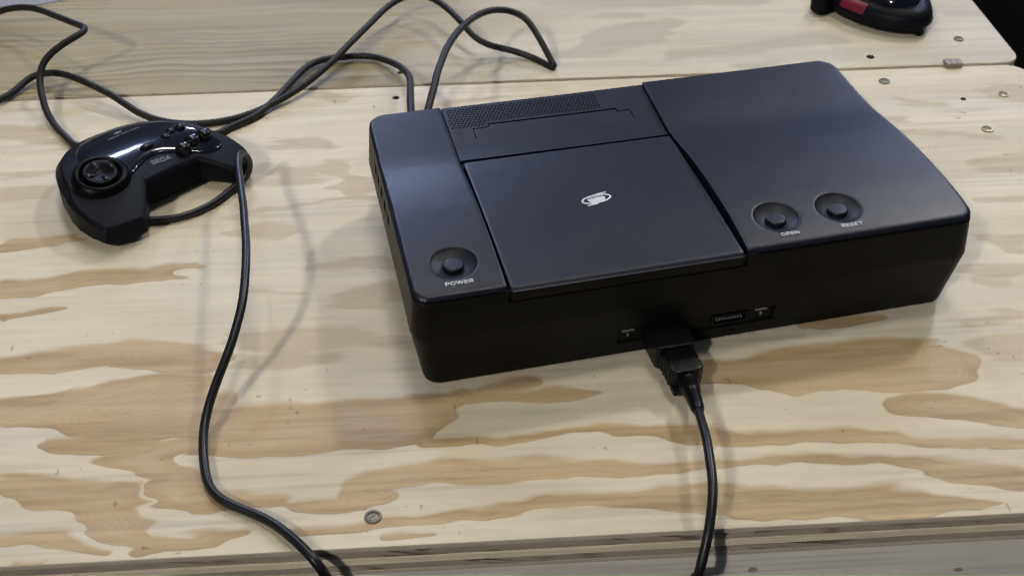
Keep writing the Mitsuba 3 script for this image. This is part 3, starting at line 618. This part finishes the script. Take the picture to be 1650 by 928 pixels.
BACK = PchipInterpolator([-.09, -.070, -.045, -.02, 0, .018, .034, .05, .07, .09], [.0135, .0165, .0215, .0268, .0302, .0318, .0312, .0285, .0225, .015])
def back(x, y):
    """Height of the gamepad's arched back: a ridge along its long axis, falling to the handles and to the rear."""
    x, y = np.asarray(x) + .195, np.asarray(y) - .240
    return BACK(-x * SA + y * CA) - 1.1 * np.clip(np.abs(x * CA + y * SA + .020) - .012, 0, 1) ** 2
def pad_top(x, y, d):
    b = -(x + .195) * SA + (y - .240) * CA
    w = .0020 + .0030 * np.clip((b + .020) / .03, 0, 1)
    return back(x, y) - w * 1.05 * (1 - np.clip(d / w, 0, 1))
def pad_bot(x, y, d): return .0075 - .0060 * np.clip(d / .0065, 0, 1)
add('gamepad__body', pillow(pad, pad_top, pad_bot, .0011), 'm_pad', 22)
plate = Polygon(smooth_poly([(-.2085, .2110), (-.2030, .2300), (-.1935, .2430), (-.1780, .2445), (-.1570, .2470), (-.1470, .2570), (-.1500, .2670), (-.1640, .2785), (-.1880, .2915), (-.2150, .2960), (-.2370, .2900), (-.2520, .2760), (-.2580, .2560), (-.2500, .2300), (-.2300, .2180)], 3))
def plate_top(x, y, d): return back(x, y) - .0002 + .0022 * np.sqrt(np.clip(1 - (1 - np.clip(d / .008, 0, 1)) ** 2, 0, 1))
add('gamepad__face_plate', pillow(plate, plate_top, lambda x, y, d: back(x, y) - .0025, .0011), 'm_gloss', 30)
def plate_z(x, y):
    q = np.column_stack([np.ravel(x), np.ravel(y)]); return plate_top(q[:, 0], q[:, 1], edge_dist(plate, q))
def spin(m, x, y, z, a=PHI, tilt=0.0):
    M = trimesh.transformations.rotation_matrix(PHI, [0, 0, 1]) @ trimesh.transformations.rotation_matrix(tilt, [1, 0, 0]) @ trimesh.transformations.rotation_matrix(a - PHI, [0, 0, 1])
    M[:3, 3] = (x, y, z); m.apply_transform(M); return m
TILT = math.radians(13)
PX_, PY_ = -.2295, .2120
dish = lathe([(0, .0012), (.0125, .0012), (.0134, .0016), (.0142, .0046), (.0154, .0060), (.0170, .0063), (.0190, .0052), (.0212, .0022), (.0226, -.0012), (.0230, -.0070), (0, -.0070)], 64)
add('gamepad__pad_ring', spin(dish, PX_, PY_, .0297, PHI, TILT), 'm_ring', 40)
tn = np.array([SA * math.sin(TILT), -CA * math.sin(TILT), math.cos(TILT)])
def on_dish(h): return tuple(np.array([PX_, PY_, .0297]) + tn * h)
dp = lathe([(0, .0042), (.004, .0044), (.009, .0056), (.0112, .0060), (.0122, .0055), (.0125, .0044), (.0125, 0), (0, 0)], 56)
kd = add('gamepad__direction_pad', spin(dp, *on_dish(.0014), PHI, TILT), 'm_ring', 40)
for a in range(4):
    arm = unman(manifold3d.Manifold.batch_hull([manifold3d.Manifold.sphere(.0018, 20).scale([1, 1, .5]).translate([.0052, 0, -.0006]), manifold3d.Manifold.sphere(.0024, 20).scale([1, 1, .6]).translate([.0092, 0, .0004])]))
    add(kd + '__arm', spin(arm, *on_dish(.0064), PHI + a * math.pi / 2, TILT), 'm_button', 40)
for x, y in ((-.1750, .2475), (-.1700, .2588), (-.1622, .2664)):
    b = lathe([(0, .0050), (.0030, .0048), (.0050, .0040), (.0059, .0026), (.0060, 0), (.0060, -.005), (0, -.005)], 36)
    add('gamepad__button', spin(b, x, y, .0303), 'm_button', 45)
for x, y in ((-.1905, .2628), (-.1881, .2710), (-.1817, .2764)):
    b = lathe([(0, .0044), (.0022, .0042), (.0034, .0034), (.0041, .0020), (.0042, -.005), (0, -.005)], 32)
    add('gamepad__small_button', spin(b, x, y, .0303), 'm_button', 45)
sb = lathe([(0, .0016), (.0040, .0015), (.0050, .0008), (.0052, -.001), (0, -.001)], 32); sb.apply_scale([1.0, .52, 1.0])
add('gamepad__start_button', spin(sb, -.2017, .2470, .0342), 'm_button', 40)
add('gamepad__lettering', drape('SEGA', .0046, -.1885, .2330, lambda x, y: back(x, y), True, math.radians(34), .0155, .0004), 'm_print_faint', False)
add('gamepad__lettering', drape('SEGA SATURN', .0018, -.2225, .2695, plate_z, True, math.radians(43), .0270, .0003), 'm_print_faint', False)
EU, EV = -.2285, .2735
em = affinity.rotate(ell(.0036, .0018, 12).difference(ell(.0026, .0010, 12)).union(ell(.0018, .0021, 0)), 43, origin=(EU, EV))
add('gamepad__emblem', flat_poly(em, plate_z, .0003), 'm_print_faint', False)

# ------------------------------------------------------------------ the other controller at the far edge
labels['game_controller'] = {'label': 'black rounded controller with a red patch and glossy dome, beyond the console', 'category': 'controller'}
gp = Polygon(smooth_poly([(.392, .476), (.405, .459), (.422, .4455), (.440, .438), (.456, .438), (.467, .447), (.473, .463), (.478, .49), (.482, .53), (.474, .575), (.445, .60), (.410, .595), (.385, .565), (.380, .52), (.384, .492)], 3))
add('game_controller__body', pillow(gp, lambda x, y, d: .0120 + .0125 * np.sqrt(np.clip(1 - (1 - np.clip(d / .013, 0, 1)) ** 2, 0, 1)), lambda x, y, d: .0120 - .0085 * np.clip(d / .006, 0, 1), .0014), 'm_pad', 30)
dome = lathe([(0, .017), (.008, .0165), (.015, .0145), (.0205, .0105), (.0240, .005), (.0255, 0), (.0255, -.006)], 48); dome.apply_scale([1, 1.2, 1])
add('game_controller__dome', spin(dome, .4370, .4830, .0230, .3), 'm_gloss', 40)
def side_patch():
    line = gp.exterior; s0 = line.project(Point(.3890, .4805)); s1 = line.project(Point(.4050, .4590))
    if s1 - s0 > line.length / 2: s1 -= line.length
    if s0 - s1 > line.length / 2: s1 += line.length
    n = 20; rows = []
    for i in range(n + 1):
        s = s0 + (s1 - s0) * i / n; p = line.interpolate(s % line.length); q = line.interpolate((s + 1e-4) % line.length)
        t = np.array([q.x - p.x, q.y - p.y]); t /= np.linalg.norm(t); nn = np.array([t[1], -t[0]])
        if gp.contains(Point(*(np.array([p.x, p.y]) + nn * 1e-4))): nn = -nn
        row = []
        for d in (.0006, .0020, .0040, .0060, .0085):
            z = .0120 + .0125 * math.sqrt(max(0, 1 - (1 - min(max(d, 0) / .013, 1)) ** 2)) if d > 0 else .0095
            row.append((*(np.array([p.x, p.y]) - nn * d + nn * .0009), z + .0004))
        rows.append(row)
    v = np.array(rows).reshape(-1, 3); f = []
    for i in range(n):
        for j in range(4):
            a = i * 5 + j; f += [(a, a + 1, a + 5), (a + 1, a + 6, a + 5)]
    m = trimesh.Trimesh(v, f, process=False)
    return m
add('game_controller__red_patch', side_patch(), 'm_red', 40)
add('game_controller__lug', spin(rbox(-.010, .010, -.009, .009, .003, .020, .006, .002), .3790, .4970, 0, .5), 'm_pad', 40)
for x, y in ((.4545, .4452), (.415, .475), (.455, .56), (.412, .570)):
    ft = lathe([(0, .0070), (.0042, .0070), (.0045, .0010), (.0038, .0001), (0, .0001)], 20); ft.apply_translation((x, y, .0022))
    add('game_controller__foot', ft, 'm_pad_under', 30)

add('paper_sheet', panel(Polygon([(-.3301, .5822), (-.3301, .70), (-.52, .70), (-.52, .5700), (-.4006, .5683), (-.3645, .5697)]), lambda x, y: np.full(np.shape(x), .0024), .0018, .01, 0), 'm_paper', False)
labels['paper_sheet'] = {'label': 'grey flat sheet, just a corner of it showing beyond the leads at the far left', 'category': 'sheet'}
